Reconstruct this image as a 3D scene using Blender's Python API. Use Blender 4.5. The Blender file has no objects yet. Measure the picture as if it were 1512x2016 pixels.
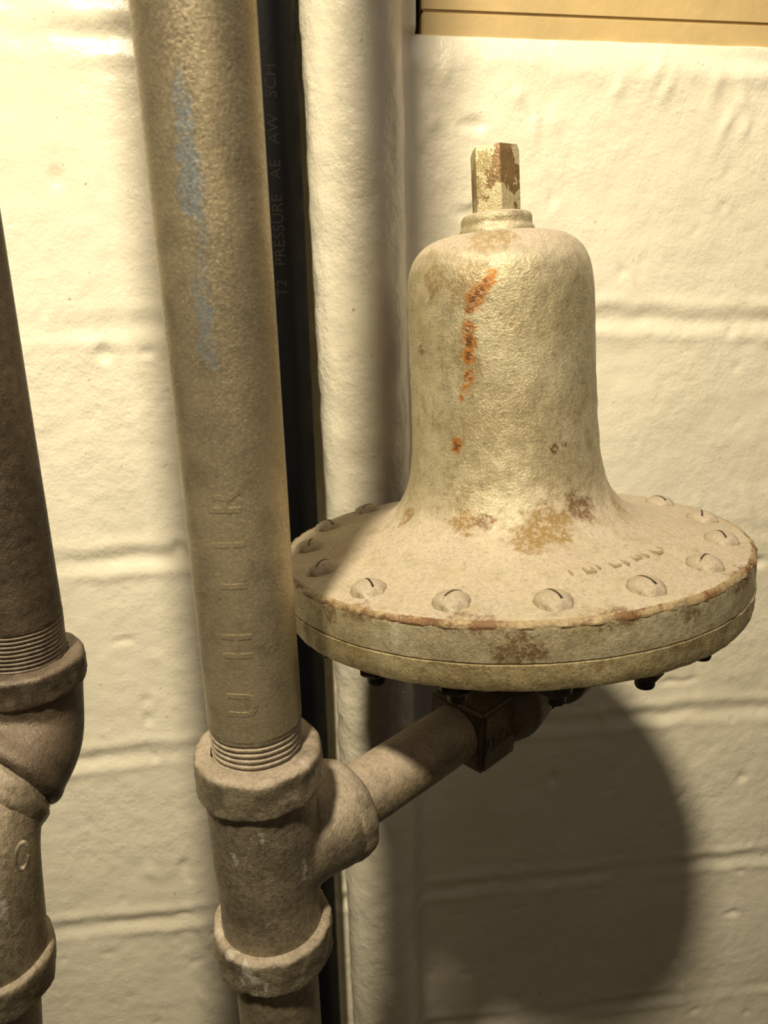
import bpy, bmesh, math, random
from math import sin, cos, pi, radians, exp, atan2, asin, sqrt
from mathutils import Vector, Matrix, noise, Quaternion
random.seed(7)
SC = bpy.context.scene; COL = SC.collection
SC.view_settings.view_transform = 'Standard'
Z0 = 1.3
TH = radians(18.5); PS = radians(7.6); FP = 1512.0
F = Vector((cos(TH)*sin(PS), cos(TH)*cos(PS), -sin(TH)))
R = Vector((cos(PS), -sin(PS), 0)); D = -(R.cross(F))
CAM = Vector((0, 0, Z0))
def at(px, py, Y):
    d = F + R*((px-756)/FP) + D*((py-1008)/FP)
    return CAM + d*(Y/d.y)
def P(x, y, z): return Vector((x, y, z+Z0))
WALLY = 0.66
def ext(pa, pb, z):
    t = (z-pa.z)/(pb.z-pa.z); return pa+(pb-pa)*t
def frame(p, d):
    q = Vector((0,0,1)).rotation_difference(Vector(d).normalized())
    return Matrix.Translation(p) @ q.to_matrix().to_4x4()
# axes of the long pipes
wa, wb = at(701, 300, .622), at(743, 1500, .622)
wa.y = wb.y = WALLY-.035
ba, bb = at(532, 300, .63), at(595, 1400, .63)
ma, mb = at(380, 0, .30), at(552, 1990, .30)
adir = (ma-mb).normalized()
topz, botz = Z0-.209, Z0-.329
FMP = frame(ext(ma, mb, topz-.012), adir)

# ---------------------------------------------------------------- materials
def srgb(r, g, b):
    f = lambda c: (c/255/12.92 if c/255 <= .04045 else ((c/255+.055)/1.055)**2.4)
    return (f(r), f(g), f(b), 1)
class NT:
    def __init__(s, name):
        s.m = bpy.data.materials.new(name); s.m.use_nodes = True
        s.t = s.m.node_tree; s.b = s.t.nodes['Principled BSDF']
        s.tc = s.t.nodes.new('ShaderNodeTexCoord'); s.vec = s.tc.outputs['Object']
    def n(s, t, **k):
        o = s.t.nodes.new(t)
        for a, v in k.items(): setattr(o, a, v)
        return o
    def l(s, a, b): s.t.links.new(a, b)
    def val(s, sock, v):
        if isinstance(v, bpy.types.NodeSocket): s.l(v, sock)
        else: sock.default_value = v
    def mapping(s, sc, loc=(0,0,0)):
        m = s.n('ShaderNodeMapping'); m.inputs['Scale'].default_value = sc; m.inputs['Location'].default_value = loc
        s.l(s.vec, m.inputs['Vector']); return m.outputs[0]
    def noise(s, scale, detail=4, rough=.6, vec=None):
        o = s.n('ShaderNodeTexNoise'); o.inputs['Scale'].default_value = scale
        o.inputs['Detail'].default_value = detail; o.inputs['Roughness'].default_value = rough
        s.l(vec or s.vec, o.inputs['Vector']); return o.outputs['Fac']
    def step(s, v, a, b, lo=0., hi=1.):
        o = s.n('ShaderNodeMapRange', interpolation_type='SMOOTHSTEP')
        s.val(o.inputs[0], v); o.inputs[1].default_value = a; o.inputs[2].default_value = b
        o.inputs[3].default_value = lo; o.inputs[4].default_value = hi
        return o.outputs[0]
    def math(s, op, a, b=0.):
        o = s.n('ShaderNodeMath', operation=op); s.val(o.inputs[0], a); s.val(o.inputs[1], b); return o.outputs[0]
    def mix(s, fac, a, b):
        o = s.n('ShaderNodeMix', data_type='RGBA'); s.val(o.inputs[0], fac); s.val(o.inputs[6], a); s.val(o.inputs[7], b)
        return o.outputs[2]
    def dist(s, pt, sc=(1,1,1), warp=0., wscale=200):
        v = s.vec
        if warp:
            nz = s.n('ShaderNodeTexNoise'); nz.inputs['Scale'].default_value = wscale; nz.inputs['Detail'].default_value = 5; nz.inputs['Roughness'].default_value = .65
            s.l(s.vec, nz.inputs['Vector'])
            sb = s.n('ShaderNodeVectorMath', operation='SUBTRACT'); s.l(nz.outputs['Color'], sb.inputs[0]); sb.inputs[1].default_value = (.5,.5,.5)
            m = s.n('ShaderNodeVectorMath', operation='SCALE'); s.l(sb.outputs[0], m.inputs[0]); m.inputs['Scale'].default_value = warp
            a = s.n('ShaderNodeVectorMath', operation='ADD'); s.l(v, a.inputs[0]); s.l(m.outputs[0], a.inputs[1]); v = a.outputs[0]
        q = s.n('ShaderNodeVectorMath', operation='SUBTRACT'); s.l(v, q.inputs[0]); q.inputs[1].default_value = pt
        w = s.n('ShaderNodeVectorMath', operation='MULTIPLY'); s.l(q.outputs[0], w.inputs[0]); w.inputs[1].default_value = sc
        e = s.n('ShaderNodeVectorMath', operation='LENGTH'); s.l(w.outputs[0], e.inputs[0]); return e.outputs['Value']

def metalpaint(name, c1, c2, scale=60, rough=.45, metal=.3, bump=.5, fine=900, med=260, dust=None, dustamt=.8,
               blobs=(), patches=(), darkspeck=.45, glit=.12, medd=.0006, grime=.35):
    s = NT(name)
    col = s.mix(s.step(s.noise(scale), .3, .7), c1, c2)
    col = s.mix(s.step(s.noise(scale*8, 3), .4, .8, 0, darkspeck), col, tuple(x*.45 for x in c2[:3])+(1,))
    col = s.mix(s.step(s.noise(1100, 2), .55, .75, 0, .4), col, tuple(min(1, x*1.8) for x in c1[:3])+(1,))
    rg = s.step(s.noise(800, 2), .3, .7, rough-glit, rough+glit); mt = metal
    for pt in patches:
        pc, vecsc, sc, lo, hi = pt[:5]
        msk = s.step(s.noise(sc, 5, .65, s.mapping(vecsc, pt[5] if len(pt) > 5 else (0,0,0))), lo, hi)
        if len(pt) > 6: msk = s.math('MULTIPLY', msk, s.step(s.noise(130, 5, .7), .36, .52, 0, pt[6]))
        col = s.mix(msk, col, pc)
    if dust:
        g = s.n('ShaderNodeNewGeometry'); sp = s.n('ShaderNodeSeparateXYZ'); s.l(g.outputs['Normal'], sp.inputs[0])
        dm = s.step(sp.outputs['Z'], .05, .85)
        dn = s.step(s.noise(60, 6, .7), .3, .68, .40, 1)
        dm = s.math('MULTIPLY', s.math('MULTIPLY', dm, dn), dustamt)
        dcol = s.mix(s.step(s.noise(700, 3), .42, .62, 0, .6), dust, tuple(x*.62 for x in dust[:3])+(1,))
        col = s.mix(dm, col, dcol)
        rg = s.math('MAXIMUM', rg, s.step(dm, 0, .7, 0, .85)); mt = s.step(dm, 0, .8, metal, 0)
    col = s.mix(s.step(s.noise(420, 4, .7), .56, .70, 0, grime), col, tuple(x*.35 for x in c2[:3])+(1,))
    col = s.mix(s.step(s.noise(95, 5, .7), .58, .74, 0, grime), col, tuple(x*.5 for x in c2[:3])+(1,))
    for (pt, scv, rad, bc, warp, amt) in blobs:
        dd = s.dist(pt, scv, warp, 130 if warp > .006 else 230)
        m2 = s.step(dd, rad*.6, rad*1.0, amt, 0)
        m2 = s.math('MULTIPLY', m2, s.step(s.noise(420, 5, .7), .42, .52, .12 if warp < .006 else .3, 1))
        col = s.mix(m2, col, bc)
    s.l(col, s.b.inputs['Base Color']); s.val(s.b.inputs['Roughness'], rg); s.val(s.b.inputs['Metallic'], mt)
    b1 = s.n('ShaderNodeBump'); b1.inputs['Strength'].default_value = bump; b1.inputs['Distance'].default_value = medd
    s.l(s.noise(med, 3), b1.inputs['Height'])
    b2 = s.n('ShaderNodeBump'); b2.inputs['Strength'].default_value = bump; b2.inputs['Distance'].default_value = .0005
    s.l(s.noise(fine, 4, .7), b2.inputs['Height']); s.l(b1.outputs[0], b2.inputs['Normal'])
    s.l(b2.outputs[0], s.b.inputs['Normal'])
    return s.m

DUST = srgb(174, 159, 140)
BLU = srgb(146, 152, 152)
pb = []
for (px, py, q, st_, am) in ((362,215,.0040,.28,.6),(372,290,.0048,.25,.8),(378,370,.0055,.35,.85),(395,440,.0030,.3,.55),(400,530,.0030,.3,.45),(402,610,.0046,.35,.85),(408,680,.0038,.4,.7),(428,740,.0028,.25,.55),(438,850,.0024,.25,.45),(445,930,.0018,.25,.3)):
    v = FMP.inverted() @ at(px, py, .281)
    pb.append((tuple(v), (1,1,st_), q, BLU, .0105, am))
M_pipe = metalpaint('bronze_grey_painted_pipe', srgb(182,168,136), srgb(154,142,115), 12, .34, .6, .45, med=480, darkspeck=.3, medd=.0004, grime=.25, blobs=pb,
    patches=[(srgb(126,110,80), (25,25,10), 1.3, .58, .85), (srgb(200,190,160), (1,1,.6), 120, .72, .76)])
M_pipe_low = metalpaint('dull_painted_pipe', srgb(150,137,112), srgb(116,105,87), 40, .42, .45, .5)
M_tee = metalpaint('dusty_cast_fitting', srgb(160,147,122), srgb(120,110,90), 45, .38, .5, .9, dust=DUST, med=300, darkspeck=.7,
    patches=[(srgb(206,200,186), (1,1,.5), 45, .62, .68, (.2,.1,.0), .9)])
M_branch = metalpaint('dusty_branch_pipe', srgb(156,141,115), srgb(114,101,80), 50, .46, .3, .7, dust=DUST, darkspeck=.7,
    patches=[(srgb(122,92,64), (1,1,1), 70, .66, .72)])
M_dark = metalpaint('dull_dark_pipe', srgb(108,95,78), srgb(68,59,48), 30, .38, .45, .8, dust=srgb(140,124,104), dustamt=.5,
    patches=[(srgb(134,122,102), (20,20,8), 1.2, .58, .75)])
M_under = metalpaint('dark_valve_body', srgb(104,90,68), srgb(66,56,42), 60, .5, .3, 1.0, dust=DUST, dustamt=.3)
M_screw = metalpaint('dusty_screw', srgb(178,168,140), srgb(146,134,108), 120, .45, .35, .8, dust=DUST, dustamt=.8)
M_nut = metalpaint('dark_nut', srgb(70,60,46), srgb(40,34,25), 120, .45, .4, .5)
M_hex = metalpaint('peeling_hex', srgb(140,112,72), srgb(120,94,60), 100, .36, .4, .6,
    patches=[(srgb(192,178,138), (1,1,.7,), 52, .43, .45, (.3,.1,.2)), (srgb(150,136,94), (1,1,1), 40, .52, .60)])

def wall_mat(name, big=1.0):
    s = NT(name)
    col = s.mix(s.step(s.noise(4, 4), .3, .7), srgb(235,228,205), srgb(225,217,192))
    col = s.mix(s.step(s.noise(38, 5, .7), .66, .78, 0, .35), col, srgb(180,154,112))
    col = s.mix(s.step(s.noise(160, 3), .70, .75, 0, .6), col, srgb(140,112,76))
    s.l(col, s.b.inputs['Base Color']); s.b.inputs['Roughness'].default_value = .25
    b1 = s.n('ShaderNodeBump'); b1.inputs['Strength'].default_value = .55*big; b1.inputs['Distance'].default_value = .0024
    hh = s.n('ShaderNodeMath', operation='MULTIPLY'); s.l(s.noise(95, 6, .62), hh.inputs[0]); s.l(s.step(s.noise(9, 3), .35, .65, .4, 1.3), hh.inputs[1])
    s.l(hh.outputs[0], b1.inputs['Height'])
    b2 = s.n('ShaderNodeBump'); b2.inputs['Strength'].default_value = .5; b2.inputs['Distance'].default_value = .0007
    s.l(s.noise(330, 3), b2.inputs['Height']); s.l(b1.outputs[0], b2.inputs['Normal'])
    s.l(b2.outputs[0], s.b.inputs['Normal']); return s.m
M_wall = wall_mat('cream_gloss_block_paint')
M_white = wall_mat('cream_gloss_pipe_paint', 1.5)
def simple(name, c, rough, metal=0., bs=200, bd=.0004, st=.4):
    s = NT(name); s.l(s.mix(s.step(s.noise(bs*.3), .3, .7, 0, .5), c, tuple(x*.7 for x in c[:3])+(1,)), s.b.inputs['Base Color'])
    s.b.inputs['Roughness'].default_value = rough; s.b.inputs['Metallic'].default_value = metal
    b = s.n('ShaderNodeBump'); b.inputs['Strength'].default_value = st; b.inputs['Distance'].default_value = bd
    s.l(s.noise(bs), b.inputs['Height']); s.l(b.outputs[0], s.b.inputs['Normal']); return s.m
M_black = simple('black_plastic', (.003,.003,.0033,1), .45)
M_black.node_tree.nodes['Principled BSDF'].inputs['Specular IOR Level'].default_value = .12
M_ink = simple('faded_print', srgb(27,23,15), .7)
M_ink.node_tree.nodes['Principled BSDF'].inputs['Specular IOR Level'].default_value = .15
M_wood = simple('cream_painted_wood', srgb(200,174,120), .5, 0, 60, .0012, .6)
M_gap_shade = simple('painted_gap_shade', (.012,.009,.006,1), .9)
M_floor = simple('concrete_floor', srgb(80,74,62), .8, 0, 30, .002)

# ---------------------------------------------------------------- geometry helpers
MW = {}
def add(name, bm, mat, parent=None, M=None, ang=35):
    me = bpy.data.meshes.new(name); bm.normal_update(); bm.to_mesh(me); bm.free()
    for p in me.polygons: p.use_smooth = True
    me.set_sharp_from_angle(angle=radians(ang))
    o = bpy.data.objects.new(name, me); COL.objects.link(o); me.materials.append(mat)
    M = M or (MW[parent] if parent else Matrix.Identity(4))
    MW[o] = M
    if parent: o.parent = parent; o.matrix_basis = MW[parent].inverted() @ M
    else: o.matrix_basis = M
    return o
def empty(name, M, label, cat, group=None):
    o = bpy.data.objects.new(name, None); COL.objects.link(o); o.empty_display_size = .02
    o.matrix_basis = M; MW[o] = M; tag(o, label, cat, group); return o
def tag(o, label, cat, group=None):
    o['label'] = label; o['category'] = cat
    if group: o['group'] = group
    return o
def lathe(bm, prof, seg=96, M=Matrix.Identity(4), amp=0., freq=60., rot=0.):
    rings = []
    for (r, z) in prof:
        if r < 1e-6: rings.append([bm.verts.new(M @ Vector((0,0,z)))]); continue
        ring = []
        for k in range(seg):
            a = 2*pi*k/seg + rot; rr = r
            if amp:
                v = Vector((r*cos(a), r*sin(a), z))
                rr += amp*(noise.noise(v*freq) + .5*noise.noise(v*freq*2.7))
            ring.append(bm.verts.new(M @ Vector((rr*cos(a), rr*sin(a), z))))
        rings.append(ring)
    for A, B in zip(rings, rings[1:]):
        if len(A) == 1 and len(B) == 1: continue
        for k in range(seg):
            j = (k+1) % seg
            if len(A) == 1: bm.faces.new((A[0], B[j], B[k]))
            elif len(B) == 1: bm.faces.new((A[k], A[j], B[0]))
            else: bm.faces.new((A[k], A[j], B[j], B[k]))
    return bm
def dense(prof, step=.002):
    out = [prof[0]]
    for a, b in zip(prof, prof[1:]):
        n = max(1, int(math.hypot(b[0]-a[0], b[1]-a[1])/step))
        for i in range(1, n+1): out.append((a[0]+(b[0]-a[0])*i/n, a[1]+(b[1]-a[1])*i/n))
    return out
def smoothprof(pts, n=6):
    out = []
    for i in range(len(pts)-1):
        p0 = pts[max(i-1,0)]; p1 = pts[i]; p2 = pts[i+1]; p3 = pts[min(i+2,len(pts)-1)]
        for k in range(n):
            t = k/n
            out.append(tuple(.5*((2*p1[j])+(-p0[j]+p2[j])*t+(2*p0[j]-5*p1[j]+4*p2[j]-p3[j])*t*t+(-p0[j]+3*p1[j]-3*p2[j]+p3[j])*t**3) for j in (0,1)))
    out.append(pts[-1]); return out
def ringprof(r, z0, z1, inner, bev=.003):
    n = 5; pr = [(inner, z0)]
    for i in range(n+1):
        a = -pi/2 + pi/2*i/n; pr.append((r-bev+bev*cos(a), z0+bev+bev*sin(a)))
    for i in range(n+1):
        a = pi/2*i/n; pr.append((r-bev+bev*cos(a), z1-bev+bev*sin(a)))
    pr.append((inner, z1)); pr.append((inner, z0)); return pr
def box(bm, a, b, M=Matrix.Identity(4)):
    vs = [bm.verts.new(M @ Vector((x,y,z))) for x in (a[0],b[0]) for y in (a[1],b[1]) for z in (a[2],b[2])]
    for f in ((0,1,3,2),(4,6,7,5),(0,4,5,1),(2,3,7,6),(0,2,6,4),(1,5,7,3)): bm.faces.new([vs[i] for i in f])
def sweep(bm, pts, radii, seg=48):
    ref = Vector((0.3,1,0.2)); rings = []
    for i, p in enumerate(pts):
        d = (pts[min(i+1,len(pts)-1)]-pts[max(i-1,0)]).normalized()
        u = (ref - d*ref.dot(d)).normalized(); ref = u; v = d.cross(u)
        rings.append([bm.verts.new(p+(u*cos(2*pi*k/seg)+v*sin(2*pi*k/seg))*radii[i]) for k in range(seg)])
    for A, B in zip(rings, rings[1:]):
        for k in range(seg): bm.faces.new((A[k], A[(k+1)%seg], B[(k+1)%seg], B[k]))
    bm.faces.new(list(reversed(rings[0]))); bm.faces.new(rings[-1])
def bez(p0, p1, p2, p3, n=24):
    return [p0*(1-t)**3+p1*3*t*(1-t)**2+p2*3*t*t*(1-t)+p3*t**3 for t in [i/n for i in range(n+1)]]
def blend(o, vox=.0012, it=10):
    m = o.modifiers.new('fuse', 'REMESH'); m.mode = 'VOXEL'; m.voxel_size = vox; m.use_smooth_shade = True
    m = o.modifiers.new('soften', 'SMOOTH'); m.factor = .7; m.iterations = it
def threads(bm, r, z0, z1, pitch=.0022, depth=.0009):
    pr = [(r, z0)]; z = z0
    while z < z1-pitch:
        pr += [(r, z+pitch*.15), (r-depth, z+pitch*.5), (r, z+pitch*.85)]; z += pitch
    pr.append((r, z1)); lathe(bm, pr, 96, amp=.0004, freq=90)
def textmesh(s, size, fn, ex=.0004, off=0.):
    c = bpy.data.curves.new('t', 'FONT'); c.body = s; c.size = size; c.align_x = 'CENTER'; c.align_y = 'CENTER'; c.extrude = ex; c.resolution_u = 3; c.offset = off
    o = bpy.data.objects.new('t', c); COL.objects.link(o)
    dg = bpy.context.evaluated_depsgraph_get(); me = bpy.data.meshes.new_from_object(o.evaluated_get(dg))
    bm = bmesh.new(); bm.from_mesh(me)
    bpy.data.objects.remove(o); bpy.data.curves.remove(c); bpy.data.meshes.remove(me)
    bmesh.ops.remove_doubles(bm, verts=bm.verts[:], dist=1e-6)
    bmesh.ops.triangulate(bm, faces=bm.faces[:])
    for _ in range(3):
        long_ = [e for e in bm.edges if e.calc_length() > size*.14]
        if long_:
            bmesh.ops.subdivide_edges(bm, edges=long_, cuts=1); bmesh.ops.triangulate(bm, faces=bm.faces[:])
    for v in bm.verts: v.co = fn(v.co)
    return bm

# ---------------------------------------------------------------- setting
courses = [-.0535-.2045*k for k in range(-7, 7)]
NX0, NZ0, NZ1 = .112, .160, .42
def axis(lo, a, b, hi, st, cs, extra=()):
    L = []; x = lo
    while x < a: L.append(x); x += cs
    n = int((b-a)/st); L += [a+(b-a)*i/n for i in range(n+1)]
    x = b+cs
    while x < hi: L.append(x); x += cs
    L.append(hi); L += extra; return sorted(set(round(v, 5) for v in L))
xs = axis(-1.2, -.45, .80, 1.8, .0030, .05, (NX0,))
zs = axis(-1.3, -1.05, .30, 1.1, .0030, .05, (NZ0, NZ1))
def groove(d, w): return exp(-(d/w)**2)
random.seed(11)
drips = [(random.uniform(-.4,.75), random.uniform(-.9,.25), random.uniform(.003,.006), random.uniform(.006,.02), random.uniform(-1,1)) for _ in range(40)]
drips += [(random.uniform(.12,.5), random.uniform(.09,.15), random.uniform(.003,.006), random.uniform(.006,.016), random.uniform(-1,1)) for _ in range(16)]
def wy(x, z):
    v = Vector((x, 0, z)); h = 0
    dz = min(abs(z-c + .0045*noise.noise(Vector((x*9, 3, c*9))) + .0022*noise.noise(Vector((x*40, 3, c*9)))) for c in courses)
    i = int(math.floor((courses[0]-z)/.2045)); ph = .214 if i % 2 == 1 else .011
    dx = abs(((x-ph+.203) % .406)-.203)
    irr = .70+1.2*noise.noise(Vector((x*9, 7, z*9)))
    wd = .0066+.0035*noise.noise(Vector((x*13, 1, z*5)))
    h -= .0020*groove(dz, wd)*max(.28, irr)
    h += .0014*groove(dz-.014, .006)*irr
    h -= .0009*groove(dx, .005)*max(0, irr-.3)
    h += .0014*noise.noise(v*12) + .0006*noise.noise(v*34) + .0004*noise.noise(v*80)
    b = noise.noise(v*46+Vector((5,5,5)))
    if b < -.52: h += (b+.52)*.009
    for (a, b, w_, l_, s_) in drips:
        if abs(x-a) < .02 and abs(z-b) < .05:
            h += .0018*exp(-((x-a-s_*(z-b)*.5)/w_)**2-((z-b)/l_)**2)
    # thick paint bridging the corner between the wall and the painted riser
    d = x - ext(wa, wb, z+Z0).x
    if 0 < d < .09:
        amt = .95+.35*noise.noise(Vector((0, 9, z*14)))
        h += .027*amt*(1 if d < .031 else exp(-((d-.031)/.0125)**2))
    if x > NX0-.01:
        e = NZ0 - z
        if 0 <= e < .018: h -= (.0045+.002*noise.noise(Vector((x*40,0,0))))*(1-e/.018)**2
    return WALLY - h
bm = bmesh.new(); G = {}
for i, x in enumerate(xs):
    for j, z in enumerate(zs):
        G[i, j] = bm.verts.new((x, wy(x, z), z+Z0))
for i in range(len(xs)-1):
    for j in range(len(zs)-1):
        if xs[i] >= NX0-1e-6 and zs[j] >= NZ0-1e-6 and zs[j+1] <= NZ1+1e-6: continue
        bm.faces.new((G[i,j], G[i+1,j], G[i+1,j+1], G[i,j+1]))
i0 = xs.index(NX0); j0 = zs.index(NZ0); j1 = zs.index(NZ1)
def strip(keys):
    L = [G[k] for k in keys]; B = [bm.verts.new((v.co.x, WALLY+.10, v.co.z)) for v in L]
    for a in range(len(L)-1): bm.faces.new((L[a], L[a+1], B[a+1], B[a]))
strip([(i, j0) for i in range(i0, len(xs))]); strip([(i0, j) for j in range(j0, j1+1)]); strip([(i, j1) for i in range(i0, len(xs))])
for v in [v for v in bm.verts if not v.link_faces]: bm.verts.remove(v)
o = add('wall_back', bm, M_wall, ang=180); o['kind'] = 'structure'
bm = bmesh.new(); box(bm, (-1.2, -1.6, -.02), (1.8, WALLY+.12, 0)); o = add('floor', bm, M_floor); o['kind'] = 'structure'
def board(bm, a, b, bev=.002):
    b2 = bmesh.new(); box(b2, a, b); bmesh.ops.bevel(b2, geom=b2.edges[:], offset=bev, segments=2, affect='EDGES')
    me = bpy.data.meshes.new('x'); b2.to_mesh(me); b2.free(); bm.from_mesh(me); bpy.data.meshes.remove(me)
bm = bmesh.new(); board(bm, (NX0+.006, WALLY+.006, Z0+NZ0-.0015), (1.79, WALLY+.05, Z0+.1762), .0012); o = add('trim_1', bm, M_wood); o['kind'] = 'structure'
bm = bmesh.new(); board(bm, (NX0+.006, WALLY+.007, Z0+.1770), (1.79, WALLY+.05, Z0+NZ1-.001), .0012)
board(bm, (NX0+.052, WALLY+.0055, Z0+.1980), (1.79, WALLY+.03, Z0+NZ1-.001), .001); o = add('trim_2', bm, M_wood); o['kind'] = 'structure'
bm = bmesh.new(); box(bm, (NX0-.001, WALLY+.03, Z0+NZ0-.001), (1.79, WALLY+.06, Z0+NZ1)); o = add('gap_shade_backing', bm, M_gap_shade); o['kind'] = 'structure'  # near-black backing behind the boards, its colour stands in for shade in the gaps

# ---------------------------------------------------------------- pipes
def pipe_obj(name, p0, p1, r, mat, parent=None, seg=96, wob=.0, st=.02):
    L = (p1-p0).length; n = max(2, int(L/st))
    bm = lathe(bmesh.new(), [(0,0)]+[(r, L*i/n) for i in range(n+1)]+[(0,L)], seg, amp=wob, freq=34)
    return add(name, bm, mat, parent, frame(p0, p1-p0))
pw = pipe_obj('painted_riser_pipe', ext(wa, wb, 0), ext(wa, wb, 2.3), .0362, M_white, wob=.0014, st=.006)
tag(pw, 'thick cream-painted vertical pipe tight against the block wall', 'pipe')
pbk = empty('black_plastic_pipe', frame(ext(ba, bb, 0), ba-bb),
    'black plastic pipe with faded printed lettering, in the gap behind the thick bronze pipe', 'pipe')
L = (ext(ba,bb,2.3)-ext(ba,bb,0)).length; rB = .0232
bm = lathe(bmesh.new(), [(0,0),(rB,0),(rB,L/2),(rB,L),(0,L)], 96); add('pipe_wall', bm, M_black, pbk)
def cyl(co, r, zc, a0, zs_=.3):
    a = a0 - co.y/r; return Vector(((r+.00005+co.z*zs_)*cos(a), (r+.00005+co.z*zs_)*sin(a), zc+co.x))
bm = textmesh('T2   PRESSURE   AE   AW   SCH', .0115, lambda co: cyl(co, rB, Z0+.048, -pi/2+.14)); add('printed_lettering', bm, M_ink, pbk)

# main riser
pt_top, pt_bot = ext(ma, mb, topz), ext(ma, mb, botz)
mp = empty('vertical_riser_pipe', FMP, 'thick bronze-painted vertical pipe rising out of the tee beside the bell-shaped regulator', 'pipe')
rM = .0207; z1 = .027; Lm = 1.1
bm = bmesh.new()
lathe(bm, [(rM-.0006,z1-.0006),(rM, z1)]+[(rM, z1+(Lm-z1)*i/40) for i in range(1,41)]+[(0, Lm)], 128, amp=.00008, freq=60); add('pipe_wall', bm, M_pipe, mp)
bm = bmesh.new(); threads(bm, rM-.0004, 0, z1, .0028, .0011); add('thread', bm, M_tee, mp)
zl = (FMP.inverted() @ at(460, 1200, .28)).z
bm = textmesh('U   H   T  I  R', .0175, lambda co: cyl(co, rM, zl, -pi/2-.12, .28), .0005, .0002); add('raised_lettering', bm, M_pipe, mp)
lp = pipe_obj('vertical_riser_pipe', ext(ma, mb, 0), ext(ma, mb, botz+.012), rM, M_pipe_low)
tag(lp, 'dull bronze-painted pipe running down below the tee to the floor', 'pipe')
TC = ext(ma, mb, Z0-.272)
bd = Vector((.148, .115, 0)).normalized()
FT = frame(pt_bot, adir); LT = (pt_top-pt_bot).length
tee = empty('pipe_tee', FT, 'dusty cast tee fitting joining the thick riser pipe to the side branch', 'pipe fitting')
bm = bmesh.new()
lathe(bm, [(0,.006),(.0248,.006),(.0240,.035),(.0250,LT*.5),(.0252,LT-.03),(.0262,LT-.006),(0,LT-.006)], 64)
Mb = FT.inverted() @ frame(TC, bd)
lathe(bm, [(0,0),(.0245,0),(.0245,.026),(.0262,.036),(.0266,.048),(0,.048)], 64, Mb)
o = add('tee_body', bm, M_tee, tee); blend(o, .0013, 16)
bm = lathe(bmesh.new(), dense(ringprof(.0288, LT-.0205, LT, .0204, .0032)), 96, amp=.0009, freq=120); add('collar', bm, M_tee, tee)
bm = lathe(bmesh.new(), dense(ringprof(.0290, 0, .0215, .0204, .0032)), 96, amp=.0012, freq=120); add('collar', bm, M_tee, tee)
bm = lathe(bmesh.new(), dense(ringprof(.0270, .036, .053, .0165, .007)), 96, amp=.0009, freq=120); add('collar', bm, M_tee, tee, frame(TC, bd))
br = empty('branch_pipe', frame(TC+bd*.048, bd), 'short dusty pipe sloping from the tee branch to the regulator inlet', 'pipe')
bm = lathe(bmesh.new(), [(0,.006),(.0172,.006),(.0172,.05),(.0172,.096),(0,.096)], 96, amp=.0002, freq=80); add('pipe_wall', bm, M_branch, br)
bm = bmesh.new(); threads(bm, .0169, -.002, .009, .0018, .0007); add('thread', bm, M_tee, br)

# ---------------------------------------------------------------- regulator
C = P(.1255, .403, -.1550)
A = Vector((-.057, .094, .99)).normalized()
MR = frame(C, A); TH0 = atan2(-.403, -.1255)
reg = empty('pressure_regulator', MR, 'bell-shaped painted metal pressure regulator with wide round bolted flange and rust streaks', 'regulator')
prof = smoothprof([(.0165,.1668),(.030,.1654),(.0402,.1608),(.0466,.1520),(.0491,.1400),(.0497,.1230),(.0500,.0960),(.0508,.0700),(.0522,.0500),(.0545,.0370),(.0590,.0265),(.0660,.0185),(.0770,.0120),(.0920,.0070),(.1080,.0035),(.1200,.0018),(.1270,.0006)], 7)
prof = prof[::-1]
SEAM = -.0188
rim = [(.100,SEAM),(.1285,SEAM),(.1300,SEAM+.0008),(.1303,-.012),(.1302,-.0035),(.1296,-.0012),(.1283,-.0002)]
full = dense(rim, .0015)+prof+[(0,.1672)]
bm = lathe(bmesh.new(), full, 320, amp=.00042, freq=110)
def bp(frac, h, r=.05):
    a = TH0+asin(max(-1,min(1,frac))); return (r*cos(a), r*sin(a), h)
RUST = srgb(168,110,46); RUSTK = srgb(108,70,34); RUSTD = srgb(106,78,48); BRN = srgb(134,110,66); CRM = srgb(204,196,168)
streak = [(-.03,.1430,.0480,.0034),(-.08,.1405,.0487,.0036),(-.16,.1365,.0490,.0042),(-.22,.1325,.0492,.0046),(-.26,.1285,.0494,.0030),
          (-.28,.1190,.0497,.0038),(-.27,.1135,.0499,.0042),(-.29,.1065,.0499,.0040),(-.30,.0965,.0500,.0034),(-.34,.0905,.0500,.0028),(-.38,.0850,.0500,.0018),(-.45,.0620,.0512,.0038)]
blobs = [
 (bp(-.25,.1400,.0480),(1,1,1),.0150,BRN,.020,.6),(bp(-.62,.1430,.0475),(1,1,1),.0100,BRN,.018,.7),(bp(-.05,.1605,.038),(1,1,1),.014,BRN,.020,.7),
 (bp(-.28,.108,.050),(1,1,.35),.0080,BRN,.014,.5)]
blobs += [(bp(f, h, r), (1,1,.8), q*1.1, RUST, .0062, 1) for f, h, r, q in streak]
blobs += [(bp(f, h, r), (1,1,.8), q*.65, RUSTK, .0055, .9) for f, h, r, q in streak[1:9]+streak[-1:]]
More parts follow.
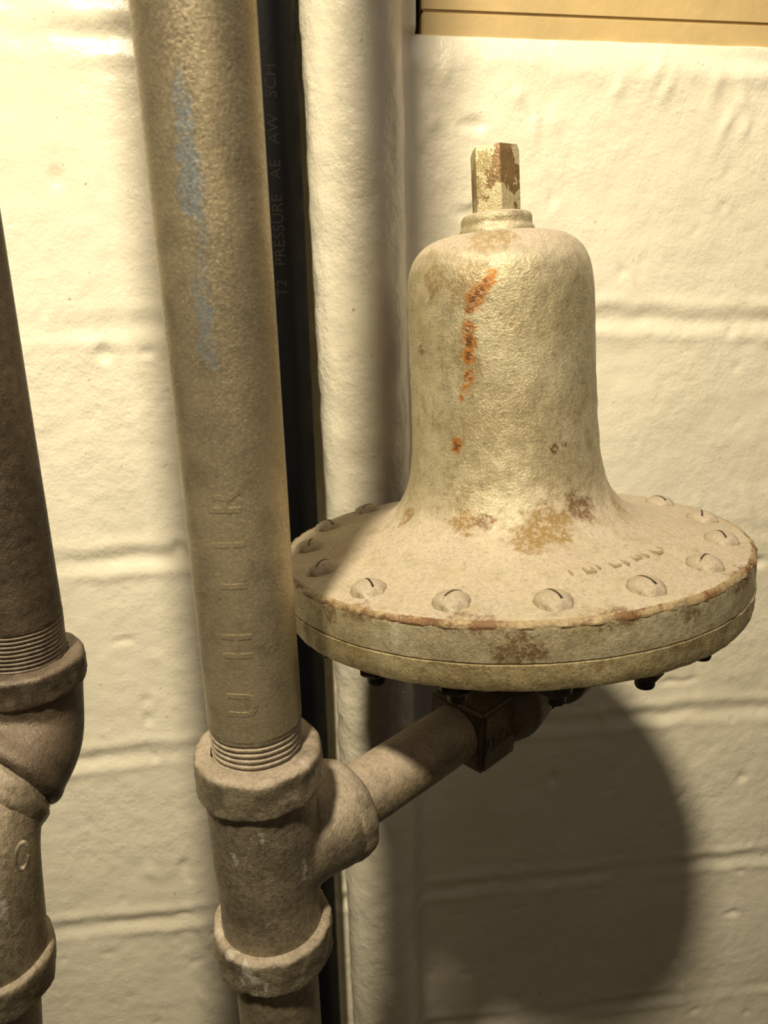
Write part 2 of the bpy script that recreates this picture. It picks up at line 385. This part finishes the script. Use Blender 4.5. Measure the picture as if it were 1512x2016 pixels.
blobs += [
 (bp(.50,.0580,.0516),(1,1,1),.0034,RUSTD,.004,1),(bp(.60,.0600,.0516),(1,1,1),.0020,RUSTD,.004,1),(bp(-.80,.1100,.050),(1,1,1),.0035,RUSTD,.004,.8),
 (bp(-.32,.0245,.060),(1,1,1.6),.0095,BRN,.018,1),(bp(-.15,.0250,.060),(1,1,2),.0080,RUSTD,.014,.9),(bp(-.85,.0225,.062),(1,1,1),.0080,BRN,.012,1),
 (bp(.35,.0220,.063),(1,1,1.3),.0160,BRN,.026,1),(bp(.18,.0190,.067),(1,1,1.3),.0130,BRN,.024,.9),(bp(.66,.0280,.057),(1,1,1),.0110,RUSTD,.020,.9),
 (bp(.20,.0040,.088),(1,1,1),.0050,BRN,.010,.5),(bp(.95,.0230,.062),(1,1,1),.0070,BRN,.014,.8),
 (bp(-.36,-.008,.130),(1,1,.25),.0026,CRM,.003,1),(bp(.05,-.012,.130),(1,1,1.5),.0140,RUSTD,.026,.8),(bp(-.62,-.006,.130),(1,1,1),.0070,RUSTD,.016,.8),(bp(.62,-.006,.130),(1,1,1),.0070,RUSTD,.016,.7),
 (bp(-.1,-.002,.130),(.35,.35,1.2),.0060,RUSTD,.014,.7),(bp(.35,-.002,.130),(.35,.35,1.2),.0055,RUSTD,.014,.8),(bp(-.5,-.002,.130),(.5,.5,1.2),.0050,RUSTD,.014,.7),(bp(.85,-.003,.130),(.35,.35,1.2),.0060,RUSTD,.014,.8),
]
GOLD = srgb(190,180,148); GOLD2 = srgb(166,153,118)
M_bell = metalpaint('speckled_silver_gold_paint', GOLD, GOLD2, 26, .45, .45, .65, fine=950, med=420,
    dust=srgb(176,162,144), dustamt=.92, blobs=blobs, darkspeck=.4, glit=.14, grime=.42,
    patches=[(srgb(140,122,78), (1,1,.8), 45, .54, .80), (srgb(120,88,54), (1,1,1), 85, .70, .76)])
add('bonnet', bm, M_bell, reg, ang=30)
M_edge = metalpaint('rusty_rim_edge', srgb(166,149,114), srgb(150,129,92), 55, .5, .15, .9, patches=[(srgb(116,84,52), (1,1,1), 60, .46, .56)])
bm = lathe(bmesh.new(), [(.1272,.0001),(.1281,.0005),(.1290,.0002),(.1298,-.0008),(.1303,-.0018),(.1302,-.0026),(.1290,-.0028)], 400, amp=.0011, freq=170)
add('rim_edge', bm, M_edge, reg)
M_low = metalpaint('gold_flange_paint', srgb(176,163,125), srgb(148,133,94), 26, .42, .45, .8, fine=900, med=300, darkspeck=.5, grime=.42,
    patches=[(srgb(124,98,62), (1,1,1), 35, .54, .68)])
bm = lathe(bmesh.new(), dense([(0,SEAM),(.1298,SEAM),(.1303,SEAM-.0003),(.1301,-.0282),(.1287,-.0314),(.1240,-.0330),(.100,-.0332),(.060,-.038),(.030,-.050),(.028,-.055),(0,-.055)], .003), 300, amp=.0008, freq=100)
add('lower_flange', bm, M_low, reg)
bm = lathe(bmesh.new(), dense([(.010,.1660),(.0200,.1660),(.0199,.1680),(.0186,.1704),(.0186,.1738),(.0178,.1755),(.0160,.1765),(.012,.1768)], .001), 96, amp=.0005, freq=150)
add('stem_collar', bm, M_bell, reg)
bm = bmesh.new(); hr = .0131
lathe(bm, [(0,.170),(hr,.170),(hr,.2055),(hr-.0012,.2085),(.0065,.2088),(.0055,.2065),(0,.2060)], 6, rot=TH0+radians(14))
bmesh.ops.bevel(bm, geom=[e for e in bm.edges if abs(e.verts[0].co.z-e.verts[1].co.z)>.02], offset=.0003, segments=1, affect='EDGES')
add('adjusting_stem', bm, M_hex, reg, ang=20)
for k in range(16):
    a = TH0+radians(22.5*(k+.5)); rs = .1130; x, y = rs*cos(a), rs*sin(a)
    Ms = MR @ Matrix.Translation((x, y, .0021))
    bm = bmesh.new(); rr = .0088; dz_ = .0051
    pr = [(rr+.0010, -.0014), (rr+.0002, .0004)]+[(rr*cos(t), .0004+dz_*sin(t)) for t in [pi/2*i/8 for i in range(1,8)]]+[(0, .0004+dz_)]
    lathe(bm, pr, 40, amp=.0009, freq=200)
    sc = add('screw', bm, M_screw, reg, Ms)
    bm = bmesh.new(); Q = Matrix.Rotation(TH0+random.uniform(-.7, .7), 4, 'Z'); n = 12; rows = []
    for i in range(n+1):
        xx = -.0064+.0128*i/n; zz = .0004+dz_*sqrt(1-(xx/rr)**2)
        rows.append([bm.verts.new(Q @ Vector((xx, yy, zz+dd))) for yy, dd in ((-.0006,-.001),(-.0005,.0002),(.0005,.0002),(.0006,-.001))])
    for r0, r1 in zip(rows, rows[1:]):
        for q in range(3): bm.faces.new((r0[q], r1[q], r1[q+1], r0[q+1]))
    add('slot_shade_strip', bm, M_nut, sc, Ms)  # dark strip lying on the dome, shade of a slot put in as colour
    Mn = MR @ Matrix.Translation((x, y, -.0330))
    bm = bmesh.new(); lathe(bm, [(0,-.0075),(.0072,-.0075),(.0084,-.0062),(.0084,-.0006),(.0095,-.0004),(.0095,.001),(0,.001)], 6, rot=random.random())
    lathe(bm, [(0,-.0125),(.0040,-.0125),(.0046,-.0112),(.0046,-.007),(0,-.007)], 20)
    add('nut', bm, M_nut, reg, Mn, ang=25)
bm = bmesh.new()
for k in range(9):
    a = TH0+radians(20+k*4.6); rr = .088+.0012*math.sin(k*2.1)
    Q = Matrix.Rotation(a, 4, 'Z') @ Matrix.Translation((rr, 0, .0079))
    box(bm, (-.0060,-.0014,-.003), (.0060,-.0001,.0003), Q)
    if k % 2: box(bm, (.0040,-.0006,-.003), (.0056,.0036,.0002), Q)
    if k % 3: box(bm, (-.0056,-.0006,-.003), (-.0042,.0036,.0007), Q)
    if k % 4 == 1: box(bm, (-.0056,.0026,-.003), (.0056,.0038,.0003), Q)
bmesh.ops.bevel(bm, geom=bm.edges[:], offset=.0005, segments=2, affect='EDGES')
add('worn_raised_mark', bm, M_bell, reg)
VC = TC+bd*.192
bm = bmesh.new()
MV = frame(VC, bd); I = MV.inverted()
lathe(bm, [(0,-.030),(.019,-.028),(.0235,-.018),(.027,0),(.0235,.018),(.019,.030),(.019,.05),(0,.05)], 64)
lathe(bm, [(0,0),(.0225,0),(.0225,.02),(.028,.060),(0,.060)], 48, I @ frame(VC, (A*1.0)))
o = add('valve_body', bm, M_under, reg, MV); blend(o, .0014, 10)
bm = bmesh.new(); lathe(bm, dense(ringprof(.0262,.052,.066,.012)), 64, amp=.0006, freq=120); threads(bm, .0215, .028, .052, .0034, .0016)
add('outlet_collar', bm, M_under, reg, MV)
bm = bmesh.new(); hs = .0210
box(bm, (-hs,-hs,-.052), (hs,hs,-.0170), Matrix.Rotation(radians(127.8), 4, 'Z'))
bmesh.ops.bevel(bm, geom=bm.edges[:], offset=.003, segments=3, affect='EDGES')
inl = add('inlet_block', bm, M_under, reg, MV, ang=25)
nrm = Vector((bd.y, -bd.x, 0)); up = Vector((0,0,1))
T0 = VC - bd*.034 + nrm*hs - up*.003
bm = textmesh('ABCO', .0125, lambda co: MV.inverted() @ (T0 + bd*co.x*.85 + up*co.y + nrm*co.z), .0006)
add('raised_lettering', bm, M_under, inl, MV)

# ---------------------------------------------------------------- left assembly
la, lb = at(-106, 420, .36), at(46, 1280, .36)
ld = (la-lb).normalized()
lc = ext(la, lb, at(46,1305,.36).z)
lpipe = empty('side_riser_pipe', frame(lc, ld), 'dark dusty vertical pipe entering the upper elbow at the left edge', 'pipe')
bm = lathe(bmesh.new(), [(.0205,.026)]+[(.0205,.026+.027*i) for i in range(1,31)]+[(0,.84)], 96, amp=.00012, freq=60); add('pipe_wall', bm, M_dark, lpipe)
bm = bmesh.new(); threads(bm, .0203, -.008, .026); add('thread', bm, M_dark, lpipe)
el = empty('pipe_elbow', frame(lc, ld), 'upper dark cast elbow fitting under the left pipe, curving towards the front', 'pipe fitting')
o1 = Vector((-.55,-.70,-.45)).normalized()
pe = at(16, 1525, .335)
pts = bez(lc-ld*.004, lc-ld*.038+Vector((-.003,0,0)), pe-o1*.022, pe, 20)
bm = bmesh.new(); Me = frame(lc, ld); Mi = Me.inverted()
sweep(bm, [Mi @ p for p in pts], [.0264-.0014*sin(pi*i/20) for i in range(21)])
lathe(bm, dense(ringprof(.0274,-.010,.001,.004,.005)), 64, Mi @ frame(pe, o1))
o = add('elbow_body', bm, M_dark, el); blend(o, .0014, 10)
bm = lathe(bmesh.new(), dense(ringprof(.0280,-.012,.005,.0203,.0032)), 96, amp=.0009, freq=120); add('collar', bm, M_dark, el)
le_axis_top, le_axis_bot = at(-34, 1700, .300), at(-18, 1925, .300)
vd = (le_axis_top-le_axis_bot).normalized()
lbtm = le_axis_bot
el2 = empty('pipe_elbow', frame(lbtm, vd), 'lower cast elbow with banded mouth at the left edge, opening down onto a vertical pipe', 'pipe fitting')
Me = frame(lbtm, vd); Mi = Me.inverted()
pts = bez(pe+o1*.001, pe+o1*.024, lbtm+vd*.070, lbtm+vd*.004, 22)
bm = bmesh.new(); sweep(bm, [Mi @ p for p in pts], [.0260-.0010*sin(pi*i/22) for i in range(23)])
o = add('elbow_body', bm, M_tee, el2); blend(o, .0013, 10)
bpnt = at(44, 1685, .2790); Mo = frame(bpnt, Vector((.35,-.93,.0)))
bm = bmesh.new(); ns = 32; rings = []
for i in range(ns):
    a = 2*pi*i/ns; c0 = Vector((.0026*cos(a)-.0010*sin(a), .0064*sin(a), 0)); rad = c0.normalized()
    rings.append([bm.verts.new(c0 + rad*.0011*cos(b) + Vector((0,0,.0010*sin(b)))) for b in [2*pi*j/8 for j in range(8)]])
for i in range(ns):
    for j in range(8): bm.faces.new((rings[i][j], rings[(i+1)%ns][j], rings[(i+1)%ns][(j+1)%8], rings[i][(j+1)%8]))
bmesh.ops.recalc_face_normals(bm, faces=bm.faces[:])
add('oval_boss', bm, M_tee, el2, Mo)
bm = lathe(bmesh.new(), dense(ringprof(.0280,.001,.016,.012,.0055)), 96, amp=.0009, freq=120); add('collar', bm, M_tee, el2, frame(pe, o1))
bm = lathe(bmesh.new(), dense(ringprof(.0288,-.002,.019,.0203,.0032)), 96, amp=.0009, freq=120); add('collar', bm, M_tee, el2)
q0 = lbtm+vd*.01; q1 = q0 - vd*(q0.z/vd.z)
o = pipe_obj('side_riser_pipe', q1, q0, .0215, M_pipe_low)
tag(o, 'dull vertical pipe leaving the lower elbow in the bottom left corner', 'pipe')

# ---------------------------------------------------------------- lights, world, camera
def light(t, loc, e, c, size, target=None):
    l = bpy.data.lights.new('lamp', t); l.energy = e; l.color = c
    if t == 'AREA': l.size = size
    else: l.shadow_soft_size = size
    o = bpy.data.objects.new('lamp', l); COL.objects.link(o); o.location = loc
    if target: o.rotation_euler = (Vector(target)-Vector(loc)).to_track_quat('-Z','Y').to_euler()
    return o
k = light('SPOT', P(-.30, -.40, 1.18), 215, (1, .872, .65), .062, P(-.05,.66,.17))
k.data.spot_size = radians(73); k.data.spot_blend = 1.0
light('AREA', P(.35, -1.0, .75), 3.2, (1, .84, .60), .25, P(.05,.5,-.1))
light('AREA', P(.62, .30, .75), .5, (.45, .5, 1), .2, P(-.05,.35,.1))
w = bpy.data.worlds.new('world'); SC.world = w; w.use_nodes = True
w.node_tree.nodes['Background'].inputs[0].default_value = (1,.70,.40,1); w.node_tree.nodes['Background'].inputs[1].default_value = .018
c = bpy.data.cameras.new('camera'); co = bpy.data.objects.new('camera', c); COL.objects.link(co)
Mc = Matrix((R, -D, -F)).transposed().to_4x4(); co.matrix_world = Matrix.Translation(CAM) @ Mc
c.sensor_fit = 'VERTICAL'; c.sensor_height = 36; c.lens = 27; c.clip_start = .01
c.dof.use_dof = True; c.dof.focus_distance = .40; c.dof.aperture_fstop = 13
SC.camera = co
